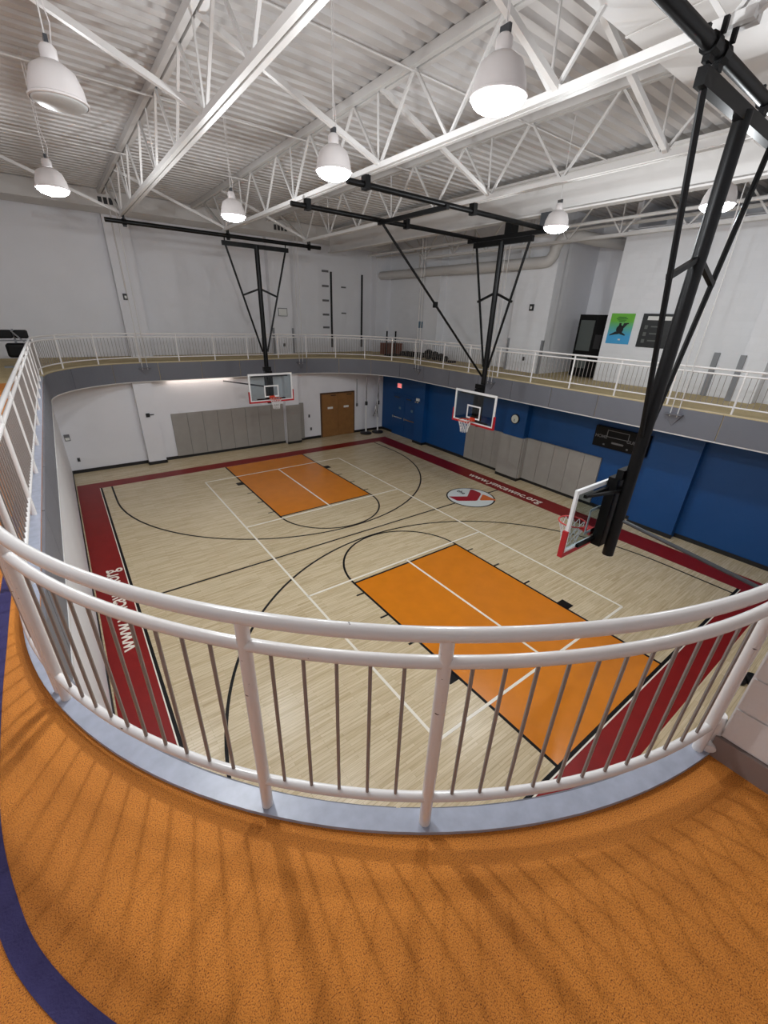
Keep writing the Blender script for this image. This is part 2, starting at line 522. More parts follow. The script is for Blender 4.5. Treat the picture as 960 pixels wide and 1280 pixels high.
base('baseboard_right', [(8.22, 8.26, 9.3, 10.35), (8.22, 8.26, 1.22, 6.35), (7.92, 7.95, 6.32, 7.08), (7.92, 8.26, 7.05, 7.08), (7.92, 8.26, 6.32, 6.35), (7.88, 7.92, 0.14, 1.28), (7.92, 8.26, 1.22, 1.26), (7.92, 8.26, 0.16, 0.2), (8.22, 8.26, -4.5, 0.2), (7.92, 7.95, -5.88, -4.47), (8.22, 8.26, -9.7, -5.85)], 'black vinyl baseboard along the blue wall')

# ------------------------------------------------------------------ track opening path
C1, R1 = (-3.85, -6.27), 3.235
C2, R2 = (-3.89, 6.7), 3.2
C3, R3 = (2.85, 6.0), 3.9
EP = []
def arc_pts(c, r, a0, a1, n):
    for k in range(n + 1):
        a = math.radians(a0 + (a1 - a0) * k / n)
        EP.append((c[0] + r * math.cos(a), c[1] + r * math.sin(a), math.cos(a), math.sin(a)))
def line_pts(p, q, nrm, n):
    for k in range(1, n):
        t = k / n
        EP.append((p[0] + (q[0] - p[0]) * t, p[1] + (q[1] - p[1]) * t) + nrm)
arc_pts(C1, R1, -98, -180, 60); S_A = len(EP) - 1
line_pts((-7.085, -6.27), (-7.09, 6.7), (-1, 0), 60)
arc_pts(C2, R2, 180, 90, 50)
line_pts((-3.89, 9.9), (2.85, 9.9), (0, 1), 40)
arc_pts(C3, R3, 90, 0, 50)
line_pts((6.75, 6.0), (6.75, -9.64), (1, 0), 80)
EP.append((6.75, -9.64, 1, 0))
SS = [0.0]
for k in range(1, len(EP)):
    SS.append(SS[-1] + math.hypot(EP[k][0] - EP[k - 1][0], EP[k][1] - EP[k - 1][1]))
SMAX = SS[-1]
def at(s, off=0.0):
    s = min(max(s, 0), SMAX)
    lo, hi = 0, len(SS) - 1
    while hi - lo > 1:
        m = (lo + hi) // 2
        if SS[m] <= s: lo = m
        else: hi = m
    t = (s - SS[lo]) / max(SS[hi] - SS[lo], 1e-9)
    a, b = EP[lo], EP[hi]
    x, y, nx, ny = [a[k] + (b[k] - a[k]) * t for k in range(4)]
    return (x + nx * off, y + ny * off), (nx, ny)
def samples(s0, s1, off, step=0.12):
    n = max(2, int((s1 - s0) / step))
    return [at(s0 + (s1 - s0) * k / n, off)[0] for k in range(n + 1)]
S1 = SS[S_A]                                  # end of near arc
S2 = S1 + 13.0                                # end of left straight
S5 = SMAX - (6.0 + 9.64)                      # start of right straight
S3 = S2 + R2 * PI / 2
S4 = S3 + 6.74

# track deck, two colours of rubber
s_cut = S1 + 12.0
leftpoly = samples(0, s_cut, 0) + [(-10.0, at(s_cut)[0][1]), (-10.0, -12.5), (-4.32, -12.5), (-4.32, -9.55)]
deck = struct('floor_track', MB().poly(leftpoly, ZF, ZD), 'track_orange', 'orange speckled rubber running track floor of the balcony', cat='track')
rest = samples(s_cut, SMAX, 0) + [(12.4, -9.64), (12.4, 12.8), (-10.0, 12.8), (-10.0, at(s_cut)[0][1])]
struct('floor_track', MB().poly(rest, ZF, ZD), 'track_tan', 'tan rubber running track floor along the far balcony', cat='track')
blue = [(-7.29, 5.5), (-7.29, -4.0), (-7.29, -6.0), (-7.285, -6.6), (-7.28, -7.1), (-7.262, -7.6), (-7.235, -7.95), (-7.18, -8.24), (-7.1, -8.5), (-6.95, -8.78), (-6.73, -9.09), (-6.45, -9.43), (-6.05, -9.72), (-5.6, -9.95), (-5.0, -10.15), (-4.36, -10.28)]
def smooth2(p, n=8):
    out = []
    for k in range(len(p) - 1):
        a, b, c, d = p[max(k - 1, 0)], p[k], p[k + 1], p[min(k + 2, len(p) - 1)]
        for j in range(n):
            t = j / n
            out.append(tuple(0.5 * (2 * b[i] + (c[i] - a[i]) * t + (2 * a[i] - 5 * b[i] + 4 * c[i] - d[i]) * t * t + (3 * b[i] - a[i] - 3 * c[i] + d[i]) * t ** 3) for i in (0, 1)))
    return out + [p[-1]]
MB().strip([(-7.29, 5.5)] + smooth2(blue[1:]), 0.068, ZD, ZD + 0.003).build('lane_stripe', 'blue_line', deck)

# fascia band with separate panels, bottom trim and steel curb
band = MB()
pl = samples(0, SMAX, 0.006, 0.15); i0 = 0
for p in pl: band.v += [(p[0], p[1], ZF), (p[0], p[1], ZD - 0.01)]
for k in range(len(pl) - 1): band.f.append((2 * k, 2 * k + 1, 2 * k + 3, 2 * k + 2))
fas = struct('fascia_band', band, 'fascia_seam', 'grey balcony edge band around the court opening', cat='fascia')
npan = 31
for k in range(npan):
    a = SMAX * k / npan + 0.01; b = SMAX * (k + 1) / npan - 0.01
    MB().strip(samples(a, b, -0.012, 0.15), 0.03, ZF, ZD - 0.02).build('panel', 'fascia', fas)
MB().strip(samples(0, SMAX, -0.015, 0.15), 0.045, ZF - 0.03, ZF).build('bottom_trim', 'steel_white', fas)
MB().strip(samples(0, S2, 0.046, 0.12), 0.094, ZD, ZD + 0.02).build('steel_curb', 'curb', fas)
MB().strip(samples(S2, SMAX, 0.046, 0.12), 0.094, ZD, ZD + 0.02).build('painted_curb', 'curb_tan', fas)

# ------------------------------------------------------------------ upper walls
struct('wall_far_upper', MB().box(-10.2, 12.4, 12.8, 13.05, ZD, 10.2), 'plaster', 'white upper end wall behind the track', cat='wall')
struct('wall_left_upper', MB().box(-10.25, -10.0, -12.5, 12.8, ZD, 10.2), 'plaster', 'white upper side wall beyond the left track', cat='wall')
struct('wall_back', MB().box(-10.25, -4.32, -12.75, -12.5, ZD, 10.2), 'plaster', 'white upper wall behind the viewing corner', cat='wall')
struct('wall_near_upper', MB().box(-4.1, 12.6, -9.9, -9.66, ZD, 10.2), 'plaster', 'white upper end wall on the near side', cat='wall')
struct('pilaster_far', MB().box(-4.0, -3.12, 12.45, 12.82, ZD, 10.1), 'plaster', 'white pilaster with fire alarm on the upper end wall', cat='pilaster')
struct('pilaster_far', MB().box(2.62, 3.78, 12.45, 12.82, ZD, 10.1), 'plaster', 'white pilaster with grey corner guards on the upper end wall', cat='pilaster')
struct('pilaster_corner', MB().box(9.0, 10.0, 12.3, 12.82, ZD, 10.1), 'plaster', 'white corner pilaster beside the jump height strips', cat='pilaster')
struct('wall_right_upper', MB().box(10.0, 10.25, 1.12, 12.8, ZD, 10.2), 'white_wall', 'white upper side wall behind the exercise balls', cat='wall')
struct('pilaster_right', MB().box(9.55, 10.02, 7.6, 8.7, ZD, 10.1), 'white_wall', 'white pilaster behind the hanger rods', cat='pilaster')
struct('pilaster_right', MB().box(9.5, 10.02, 1.12, 2.9, ZD, 10.1), 'white_wall', 'wide white pilaster beside the dark alcove', cat='pilaster')
struct('wall_poster', MB().box(10.0, 10.25, -9.66, -1.02, ZD, 9.1), 'white_wall', 'white painted block wall carrying two posters', cat='wall')
struct('alcove_wall', MB().box(10.25, 12.4, 1.12, 1.3, ZD, 10.2).box(12.2, 12.4, -1.2, 1.12, ZD, 10.2).box(10.25, 12.4, -1.2, -1.02, ZD, 10.2), 'plaster', 'walls of the unlit alcove around the vending machine', cat='wall')
struct('pilaster_right', MB().box(9.55, 10.02, -6.15, -5.55, ZD, 9.1), 'white_wall', 'white pilaster at the end of the poster wall', cat='pilaster')
struct('wall_above_posters', MB().box(12.2, 12.4, -9.66, -1.2, 9.1, 10.2).box(10.0, 12.4, -9.66, -1.2, 9.08, 9.12), 'plaster', 'white recessed strip above the poster wall', cat='wall')

# near block wall at the end of the guardrail
wn = struct('wall_block', MB().box(-4.31, -4.1, -12.5, -9.56, ZD, 10.2), 'mortar', 'white painted block wall where the guardrail ends', cat='wall')
bm = MB().box(-0.012, 0.0, 0.004, 0.392, 0.004, 0.192).mesh('block', 'block')
bh = MB().box(-0.012, 0.0, 0.004, 0.192, 0.004, 0.192).mesh('block_half', 'block')
for r in range(10):
    z = ZD + 0.14 + r * 0.2
    y = -9.56
    if r % 2:
        inst('block', bh, wn, (-4.31, y - 0.2, z)); y -= 0.2
    for c in range(4):
        y -= 0.4
        inst('block', bm, wn, (-4.31, y, z))
MB().box(-4.335, -4.31, -12.5, -9.55, ZD, ZD + 0.13).build('cove_base', 'cove', wn)

# ------------------------------------------------------------------ roof deck
rf = MB()
pitch = 0.29
prof = []
y = -12.75
while y < 13.1:
    prof += [(y, ROOF), (y + 0.15, ROOF), (y + 0.19, ROOF + 0.1), (y + 0.25, ROOF + 0.1)]
    y += pitch
for (yy, zz) in prof:
    rf.v += [(-10.3, yy, zz), (12.5, yy, zz)]
for k in range(len(prof) - 1):
    rf.f.append((2 * k, 2 * k + 2, 2 * k + 3, 2 * k + 1))
struct('ceiling', rf, 'ceiling', 'white corrugated steel roof deck', cat='ceiling')

# ducts running across both ends
def duct(name, label, x0, x1, y0, y1, z0, z1, seams):
    o = thing(name, label, 'duct', ((x0 + x1) / 2, (y0 + y1) / 2, z0))
    MB().box(x0, x1, y0, y1, z0, z1).build('casing', 'duct', o)
    for s in seams:
        if x1 - x0 > y1 - y0:
            MB().box(s - 0.02, s + 0.02, y0 - 0.012, y1 + 0.012, z0 - 0.012, z1).build('seam_flange', 'duct', o)
        else:
            MB().box(x0 - 0.012, x1 + 0.012, s - 0.02, s + 0.02, z0 - 0.012, z1).build('seam_flange', 'duct', o)
    return o
df = duct('air_duct', 'long white rectangular air duct with grilles above the upper end wall', -9.9, 8.9, 10.95, 12.3, 9.37, 9.89, (-6.3, -1.6, 4.5))
for gx in (-3.85, 2.72):
    g = MB().box(gx - 0.36, gx + 0.36, 10.93, 10.96, 9.44, 9.72).build('grille', 'steel_white', df)
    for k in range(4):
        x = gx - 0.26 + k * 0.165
        MB().box(x - 0.06, x + 0.06, 10.92, 10.935, 9.48, 9.68).build('slot_shade', 'vent_shade', g)  # near-black boxes on the grille face paint the shade inside its openings
duct('air_duct', 'white rectangular air duct crossing above the near black support pipe', -3.6, 5.1, -6.95, -5.75, 9.3, 9.89, (-0.2, 3.0))
gd = thing('roof_girder', 'deep white painted steel girder running the length of the gym beside the right trusses', 'girder', (5.3, 0, 8.85))
MB().box(5.2, 5.24, -9.6, 10.9, 8.88, 9.7).build('web_plate', 'duct', gd)
MB().box(5.08, 5.36, -9.6, 10.9, 8.85, 8.89).build('bottom_flange', 'duct', gd)
MB().box(5.08, 5.36, -9.6, 10.9, 9.7, 9.75).build('top_flange', 'duct', gd)

# ------------------------------------------------------------------ trusses
TX = [-7.15, -4.03, -0.92, 2.15, 8.3]
TL = ['white open-web roof truss above the left guardrail',
      'white open-web roof truss above the left sideline holding the end of the far support pipe',
      'white open-web roof truss above the middle of the court',
      'white open-web roof truss above the right key edge beside the side hoop frame',
      'white open-web roof truss above the right track beyond the deep girder']
ZB = 8.65
for x, lab in zip(TX, TL):
    t = thing('roof_truss', lab, 'truss', (x, 0, ZB), group='open-web roof trusses')
    y_top0 = -9.6 if x > -4.2 else -12.4
    for s in (-1, 1):
        MB().box(x + s * 0.05 - 0.035, x + s * 0.05 + 0.035, -7.4, 7.5, ZB, ZB + 0.085).build('bottom_chord', 'steel_white', t)
        MB().box(x + s * 0.065 - 0.045, x + s * 0.065 + 0.045, y_top0, 12.7 if x < 9 else 12.2, 9.76, ROOF - 0.005).build('top_chord', 'steel_white', t)
    k = 0
    yb = -7.17
    nodes = [yb + 1.82 * k for k in range(9)]
    for k, yn in enumerate(nodes):
        if -7.3 < yn < 7.5:
            for dy in (-0.91, 0.91):
                MB().bar((x, yn, ZB + 0.05), (x, yn + dy, 9.8), 0.042).build('web', 'steel_white', t)
            if k % 2 == 1: MB().bar((x, yn + 0.04, ZB + 0.05), (x, yn + 0.1, 9.8), 0.028).build('web', 'steel_white', t)
    MB().bar((x, 7.45, ZB + 0.05), (x, 9.6, 9.8), 0.06).build('web', 'steel_white', t)
    MB().bar((x, -7.35, ZB + 0.05), (x, -9.3, 9.8), 0.06).build('web', 'steel_white', t)
def brace(y, xa, xb, lab, za=ZB + 0.06, zb=9.78, w=0.075):
    o = thing('truss_brace', lab, 'brace', (xa, y, za), group='diagonal braces between the trusses')
    MB().bar((xa, y, za), (xb, y, zb), w).build('angle_bar', 'steel_white', o)
    MB().box(xa - 0.09, xa + 0.09, y - 0.06, y + 0.06, ZB + 0.085, ZB + 0.1).build('gusset', 'steel_white', o)
names = ['above the left guardrail', 'above the left sideline', 'above mid court', 'above the right key edge']
for i in range(4):
    xa = TX[i]
    xb = max(xa - 3.1, -9.9)
    for y, w in ((7.3, 'far end'), (-1.75, 'mid length'), (-5.45, 'near end')):
        if i == 0 and y < 0: continue
        brace(y, xa, xb, 'white diagonal brace rising from truss %s, %s' % (names[i], w))

# long pipes along the right upper wall
def long_pipe(name, pts, r, label, n=8, material='steel_white'):
    o = MB().tube(pts, r, n).build(name, material, None, True)
    return tag(o, label, 'pipe')
long_pipe('conduit_pipe', [(9.5, -1.0, 9.2), (9.5, -9.6, 9.2)], 0.05, 'thin white pipe just above the poster wall')
long_pipe('conduit_pipe', [(8.9, 12.2, 9.1), (8.9, -9.6, 9.1)], 0.04, 'long thin white pipe above the right track')
long_pipe('conduit_pipe', [(7.4, 10.8, 8.95), (7.4, -9.6, 8.95)], 0.045, 'white pipe running between girder and right track')
elb = [(9.25 + 0, 12.2, 8.25), (9.25, 1.75, 8.25)] 
cv = [(9.25, 1.55 - 0.38 * math.sin(a), 8.63 - 0.38 * math.cos(a)) for a in [PI / 2 * k / 6 for k in range(7)]]
cv2 = [(9.25 + 0.0, 1.17, 8.75)]
cv3 = [(9.63 - 0.38 * math.cos(a), 1.17 - 0.05 * math.sin(a), 8.75 + 0.3 * math.sin(a)) for a in [PI / 2 * k / 6 for k in range(1, 7)]]
duct_round = thing('round_duct', 'white round insulated pipe bending upward beside the alcove', 'pipe', (9.25, 6, 8.0))
MB().tube(elb + cv + cv2, 0.2, 14).build('straight_run', 'duct', duct_round, True)
MB().tube([(9.25, 1.17, 8.7), (9.3, 1.0, 8.95), (9.55, 0.6, 9.05), (10.2, 0.2, 8.95), (12.1, -0.4, 8.9)], 0.2, 14).build('alcove_run', 'duct', duct_round, True)
for yy in (2.3, 5.3, 8.9):
    MB().box(9.23, 9.27, yy - 0.03, yy + 0.03, 8.4, 9.85).build('hanger_strap', 'steel_white', duct_round)

for yy, lab in ((-2.7, 'thin white conduit crossing under the roof deck behind the near lamps'), (1.15, 'thin white conduit crossing under the roof deck at mid court'), (5.2, 'thin white conduit crossing under the roof deck above the far key')):
    long_pipe('roof_conduit', [(-9.9, yy, 9.7), (5.0, yy, 9.7)], 0.018, lab, 6)

# ------------------------------------------------------------------ high bay lamps
def lamp(x, y, label, lit=True, z=8.05, top=ROOF, off=''):
    o = thing('high_bay_lamp' + off, label, 'lamp', (x, y, z), group='dome lamps over the court', world_coords=False)
    o.scale = (0.88, 0.88, 0.88)
    top = z + (top - z) / 0.88
    MB().lathe([(0.285, -0.005), (0.3, 0.0), (0.3, 0.02), (0.285, 0.03), (0.27, 0.14), (0.22, 0.27), (0.12, 0.34), (0.08, 0.35)], 28).lathe([(0.28, 0.0), (0.26, 0.13), (0.2, 0.25), (0.08, 0.3)], 28).build('shade', 'lamp_shade', o, True)
    d = 0.12 if lit else 0.05
    MB().lathe([(0.278 * math.cos(a), -d * math.sin(a)) for a in [PI / 2 * k / 8 for k in range(8, -1, -1)]], 28).build('lens' + off, 'lens_on' if lit else 'lens_off', o, True)
    h = MB().lathe([(0.08, 0.35), (0.085, 0.36), (0.085, 0.46), (0.06, 0.49), (0.0, 0.49)], 16).build('ballast_housing', 'lamp_shade', o, True)
    MB().box(-0.02, 0.02, -0.06, 0.06, 0.49, 0.56).build('hook_bracket', 'grey_steel', h)
    MB().tube([(0, 0, 0.56), (0, 0, top - z)], 0.008, 6).build('suspension_rod', 'steel_white', o)
    MB().tube([(0.04, 0.03, 0.48), (0.08, 0.05, 0.7), (0.03, 0.03, 0.95), (0.05, 0.02, top - z)], 0.007, 6).build('power_cord', 'lamp_shade', o)
    if lit:
        ld = bpy.data.lights.new('lamp_bulb' + off, 'POINT')
        ld.energy = LAMP_WATTS
        ld.shadow_soft_size = 0.06
        ld.color = (0.93, 0.97, 1.0)
        lo = bpy.data.objects.new('lamp_bulb' + off, ld)
        col.objects.link(lo)
        lo.parent = o
        lo.location = (0, 0, -0.24)
    return o
lamp(-5.95, -6.1, 'lit dome lamp hanging above the near track corner', off='_offscreen')
lamp(-5.95, -3.1, 'unlit dome lamp with a grey lens, the only dark one', False)
lamp(-5.95, 1.35, 'lit dome lamp above the left sideline near the end wall')
lamp(-2.7, -6.1, 'lit dome lamp hanging closest to the near black support pipe', top=9.28)
lamp(-2.72, -3.1, 'lit dome lamp between the trusses over the middle of the court')
lamp(-2.78, 1.15, 'lit dome lamp over the far key')
lamp(2.8, -3.15, 'lit dome lamp between the side hoop frame and the near hoop')
lamp(2.95, -6.1, 'lit dome lamp beyond the near hoop mast', top=9.28)
st = thing('strip_light', 'lit strip light under the track beside the white column', 'lamp', (-1.8, 10.2, 3.44))
MB().box(-3.2, -0.4, 10.16, 10.28, 3.47, 3.5).build('housing', 'steel_white', st)
MB().box(-3.15, -0.45, 10.18, 10.26, 3.455, 3.47).build('tube', 'tube_on', st)

# ------------------------------------------------------------------ guardrails
def railing(label, s0, s1, posts, nb_step, rail_m, bal_m, skip=0.05, off=0.05, hr=0.027):
    c = at((s0 + s1) / 2, off)[0]
    o = thing('guardrail', label, 'railing', (c[0], c[1], ZD))
    def rail3(z): return [(p[0], p[1], z) for p in samples(s0, s1, off, 0.1)]
    MB().tube(rail3(ZR), hr, 12).build('top_rail', rail_m, o, True)
    MB().tube(rail3(5.14), 0.024, 10).build('mid_rail', rail_m, o, True)
    MB().tube(rail3(4.395), 0.021, 10).build('bottom_rail', rail_m, o, True)
    pm = MB().tube([(0, 0, 0.02), (0, 0, ZR - ZD)], 0.025, 12).mesh('post', rail_m if isinstance(rail_m, str) else rail_m, True)
    bmsh = MB().tube([(0, 0, 4.395 - ZD), (0, 0, 5.14 - ZD)], 0.0075, 6, caps=False).mesh('baluster', bal_m, True)
    for s in posts:
        p = at(s, off)[0]
        inst('post', pm, o, (p[0], p[1], ZD))
    s = s0 + nb_step * 0.6
    while s < s1 - nb_step * 0.3:
        if all(abs(s - t) > skip for t in posts):
            p = at(s, off)[0]
            inst('baluster', bmsh, o, (p[0], p[1], ZD))
        s += nb_step
    return o
def sa(deg):   # arc position on the near corner by polar angle
    return (-98 - deg) * -1 * 0 + math.radians(deg - (-98)) * -R1
STEP = math.radians(2.03) * R1
near_posts = [0.06, sa(-125.3), sa(-137.4), sa(-161.0), sa(-162.5)]
railing('white chipped guardrail curving around the near corner of the orange track', 0.0, S1, near_posts, STEP, 'rail_near', 'baluster', 0.05)
railing('white guardrail running straight above the left wall', S1, S2, [S1 + 0.35 + 1.45 * k for k in range(9)], 0.12, 'rail_near', 'baluster')
railing('white guardrail following the curved far end of the track', S2, S5, [S2 + 0.5 + 1.45 * k for k in range(13)], 0.12, 'rail', 'baluster')
railing('white guardrail along the right track in front of the posters', S5, SMAX, [S5 + 0.45 + 1.5 * k for k in range(11)], 0.125, 'rail', 'baluster')
kn = thing('rail_end_bracket', 'white end bracket joining the guardrail to the block wall', 'bracket', (at(0.03, 0.05)[0][0], at(0.03, 0.05)[0][1], ZD))
p0 = at(0.0, 0.05)[0]
MB().lathe([(0.0, 0.0), (0.035, 0.0), (0.045, 0.03), (0.05, 0.1), (0.045, 0.17), (0.03, 0.21), (0.0, 0.22)], 12, (p0[0] + 0.02, p0[1], ZD + 0.02)).build('sleeve', 'rail_near', kn, True)
MB().tube([(p0[0], p0[1], ZD + 0.06), (p0[0] - 0.05, p0[1] - 0.03, ZD + 0.05)], 0.03, 10).build('bolt_cap', 'rail_near', kn, True)

# hanger rods with brackets holding the track edge
def hanger(pt, nrm, lab, ztop=9.75):
    x, y = pt
    o = thing('track_hanger', lab, 'hanger', (x, y, 3.9), group='hanger rods along the track edge')
    tx, ty = -nrm[1], nrm[0]
    for d in (-0.09, 0.09):
        MB().tube([(x + tx * d, y + ty * d, 3.95), (x + tx * d, y + ty * d, ztop)], 0.013, 6).build('rod', 'steel_white', o)
    MB().bar((x - tx * 0.22, y - ty * 0.22, 4.02), (x + tx * 0.22, y + ty * 0.22, 4.02), 0.16, 0.025).build('seat_plate', 'fascia', o)
    mb = MB()
    a = (x + nrm[0] * 0.02, y + nrm[1] * 0.02)
    mb.v = [(x - tx * 0.2, y - ty * 0.2, 4.0), (x + tx * 0.2, y + ty * 0.2, 4.0), (x + nrm[0] * 0.08, y + nrm[1] * 0.08, 3.68)] + [(x - tx * 0.2 + nrm[0] * .1, y - ty * 0.2 + nrm[1] * .1, 4.0), (x + tx * 0.2 + nrm[0] * .1, y + ty * 0.2 + nrm[1] * .1, 4.0)]
    mb.f = [(0, 1, 2), (0, 2, 3), (1, 4, 2), (3, 2, 4), (0, 3, 4, 1)]
    mb.build('gusset', 'fascia', o)
hanger((-3.92, 9.8), (0, 1), 'pair of thin white hanger rods in front of the fire alarm pilaster')
hanger((2.85, 9.8), (0, 1), 'pair of thin white hanger rods beside the jump height strips')
hanger((6.64, 5.6), (1, 0), 'pair of thin white hanger rods before the row of dumbbells')
hanger((6.64, 1.25), (1, 0), 'pair of thin white hanger rods behind the side hoop mast')
hanger((6.64, -5.25), (1, 0), 'pair of thin white hanger rods behind the near hoop mast')

# ------------------------------------------------------------------ basketball hoops
def hoop(loc, rotz, label, pipe, back=None, rim_m='rim', vee=1.12, extra=None):
    """local frame: glass in the plane y = 0, facing +y"""
    o = thing('basketball_hoop', label, 'basketball hoop', loc, rotz, world_coords=False)
    W, B, T = 0.915, 2.9, 3.97
    fr = MB()
    fr.box(-W, W, -0.03, 0.015, T - 0.07, T).box(-W, W, -0.03, 0.015, B, B + 0.05).box(-W, -W + 0.06, -0.03, 0.015, B + 0.05, T - 0.07).box(W - 0.06, W, -0.03, 0.015, B + 0.05, T - 0.07)
    bbd = fr.build('backboard', 'bb_white', o)
    MB().box(-W + 0.06, W - 0.06, -0.012, 0.0, B + 0.05, T - 0.07).build('glass_pane', 'glass', bbd)
    t = MB()
    t.box(-0.305, 0.305, 0.0, 0.006, 3.46, 3.51).box(-0.305, 0.305, 0.0, 0.006, 3.05, 3.1).box(-0.305, -0.255, 0.0, 0.006, 3.1, 3.46).box(0.255, 0.305, 0.0, 0.006, 3.1, 3.46)
    t.build('target_square', 'bb_white', bbd)
    pd = MB()
    pd.box(-W - 0.035, W + 0.035, -0.045, 0.035, B - 0.05, B + 0.012)
    pd.box(-W - 0.035, -W + 0.005, -0.045, 0.035, B + 0.012, B + 0.4).box(W - 0.005, W + 0.035, -0.045, 0.035, B + 0.012, B + 0.4)
    pd.build('edge_padding', 'pad_red', bbd)
    # rim and net
    rc = (0, 0.38, 3.05)
    rim = MB().tube([(rc[0] + 0.228 * math.cos(2 * PI * k / 28), rc[1] + 0.228 * math.sin(2 * PI * k / 28), rc[2]) for k in range(28)], 0.012, 8, closed=True).build('rim', rim_m, o, True)
    MB().box(-0.11, 0.11, 0.0, 0.02, 2.98, 3.1).box(-0.09, 0.09, 0.02, 0.16, 3.03, 3.06).bar((-0.09, 0.02, 2.99), (-0.1, 0.2, 3.04), 0.02).bar((0.09, 0.02, 2.99), (0.1, 0.2, 3.04), 0.02).build('rim_bracket', rim_m, rim)
    nt = MB()
    lv = [(0.225, 0.0), (0.19, -0.11), (0.155, -0.21), (0.13, -0.31), (0.125, -0.4)]
    n = 12
    def np_(l, j):
        a = 2 * PI * (j + (l % 2) * 0.5) / n
        return (rc[0] + lv[l][0] * math.cos(a), rc[1] + lv[l][0] * math.sin(a), rc[2] + lv[l][1])
    for l in range(4):
        for j in range(n):
            nt.tube([np_(l, j), np_(l + 1, j)], 0.006, 4, False)
            nt.tube([np_(l, j), np_(l + 1, j - 1 if l % 2 == 0 else j + 1)], 0.006, 4, False)
    nt.build('net', 'net', rim)
    # mast and black support frame
    my = -0.32
    MB().tube([(0, my, 2.75), (0, my, 8.3)], 0.085, 16).build('mast', 'black_steel', o, True)
    fr2 = MB().box(-0.11, 0.11, -0.2, -0.05, 2.86, 4.05).bar((-0.75, -0.07, 3.86), (0.75, -0.07, 3.86), 0.05).bar((-0.6, -0.07, 2.97), (0.6, -0.07, 2.97), 0.05)
    fr2.bar((-0.75, -0.07, 3.86), (-0.05, -0.25, 3.86), 0.04).bar((0.75, -0.07, 3.86), (0.05, -0.25, 3.86), 0.04)
    bk = fr2.build('mount_frame', 'black_steel', o)
    MB().tube([(0.16, -0.2, 2.95), (0.16, -0.2, 4.15)], 0.03, 8).build('height_adjuster', 'grey_steel', bk, True)
    MB().box(-0.12, 0.2, -0.25, -0.15, 4.05, 4.2).build('adjuster_head', 'black_steel', bk)
    for sx in (-1, 1):
        MB().tube([(sx * vee, my, 8.28), (sx * 0.1, my, 4.75)], 0.036, 8).build('side_strut', 'black_steel', o, True)
        MB().bar((0, my, 6.95), (sx * 0.68, my, 6.7), 0.06).build('cross_tie', 'black_steel', o)
        MB().tube([(sx * vee, my, 8.2), (sx * vee, my, 8.45)], 0.022, 6).build('drop_link', 'black_steel', o)
    MB().bar((-vee - 0.1, my, 8.28), (vee + 0.1, my, 8.28), 0.09, 0.14).build('cross_beam', 'black_steel', o)
    if pipe:
        pp = MB().tube([(pipe[0], my, 8.5), (pipe[1], my, 8.5)], 0.062, 10).build('support_pipe', 'black_steel', o, True)
        for x in pipe[2]:
            MB().tube([(x - 0.06, my, 8.5), (x + 0.06, my, 8.5)], 0.082, 10).bar((x, my - 0.07, 8.55), (x, my - 0.07, 8.66), 0.04).bar((x, my + 0.07, 8.55), (x, my + 0.07, 8.66), 0.04).bar((x - 0.05, my, 8.4), (x + 0.05, my, 8.4), 0.06, 0.05).build('clamp', 'black_steel', pp)
    if back:
        MB().tube([(0.0, my, 3.4), back], 0.03, 8).build('back_brace', 'grey_steel', o, True)
    return o
hoop((0.06, 6.88, 0), PI, 'glass basketball hoop hanging at the far end in front of the grey pads', (-2.6, 4.6, (-2.1, 0.98, 4.09)), back=(0.9, -3.3, 3.3))
hoop((0.0, -6.86, 0), 0, 'glass basketball hoop on the thick black mast at the near end', (-4.3, 3.2, (-4.03, -0.92, 2.15, -1.15, 0.5)), back=(0.05, -2.8, 3.1), rim_m='rim_red', vee=1.1)
sh = hoop((4.52, 0.02, 0), PI / 2, 'glass side hoop with orange rim in front of the blue wall', None, vee=1.0)
# side frame (local x = world y, local y = -world x)
for yy, x0, x1, cl in ((1.22, -1.35, 5.3, (-0.92, 2.15)), (-1.28, -1.35, 5.0, (-0.92, 2.15))):
    pp = MB().tube([(yy, 4.52 - x0, 8.5), (yy, 4.52 - x1, 8.5)], 0.055, 10).build('support_pipe', 'black_steel', sh, True)
    for x in cl:
        MB().box(yy - 0.08, yy + 0.08, 4.52 - x - 0.06, 4.52 - x + 0.06, 8.42, 8.66).build('clamp', 'black_steel', pp)
MB().bar((1.3, 4.52 - 1.25, 8.45), (-1.36, 4.52 - 1.25, 8.45), 0.09).build('spreader_bar', 'black_steel', sh)
MB().bar((1.4, -0.36, 8.42), (-1.4, -0.36, 8.42), 0.11).build('spreader_bar', 'black_steel', sh)
MB().tube([(1.1, 4.52 - 1.25, 8.4), (0.05, -0.26, 4.45)], 0.035, 8).build('back_brace', 'black_steel', sh, True)
MB().box(0.56, 0.65, 1.55, 1.67, 6.46, 6.62).build('brace_joint', 'black_steel', sh)
MB().box(-0.35, -0.1, -0.55, -0.25, 8.45, 8.75).build('winch_motor', 'black_steel', sh)
MB().box(-1.5, -1.2, -0.7, -0.35, 8.45, 8.85).build('winch_motor', 'grey_steel', sh)

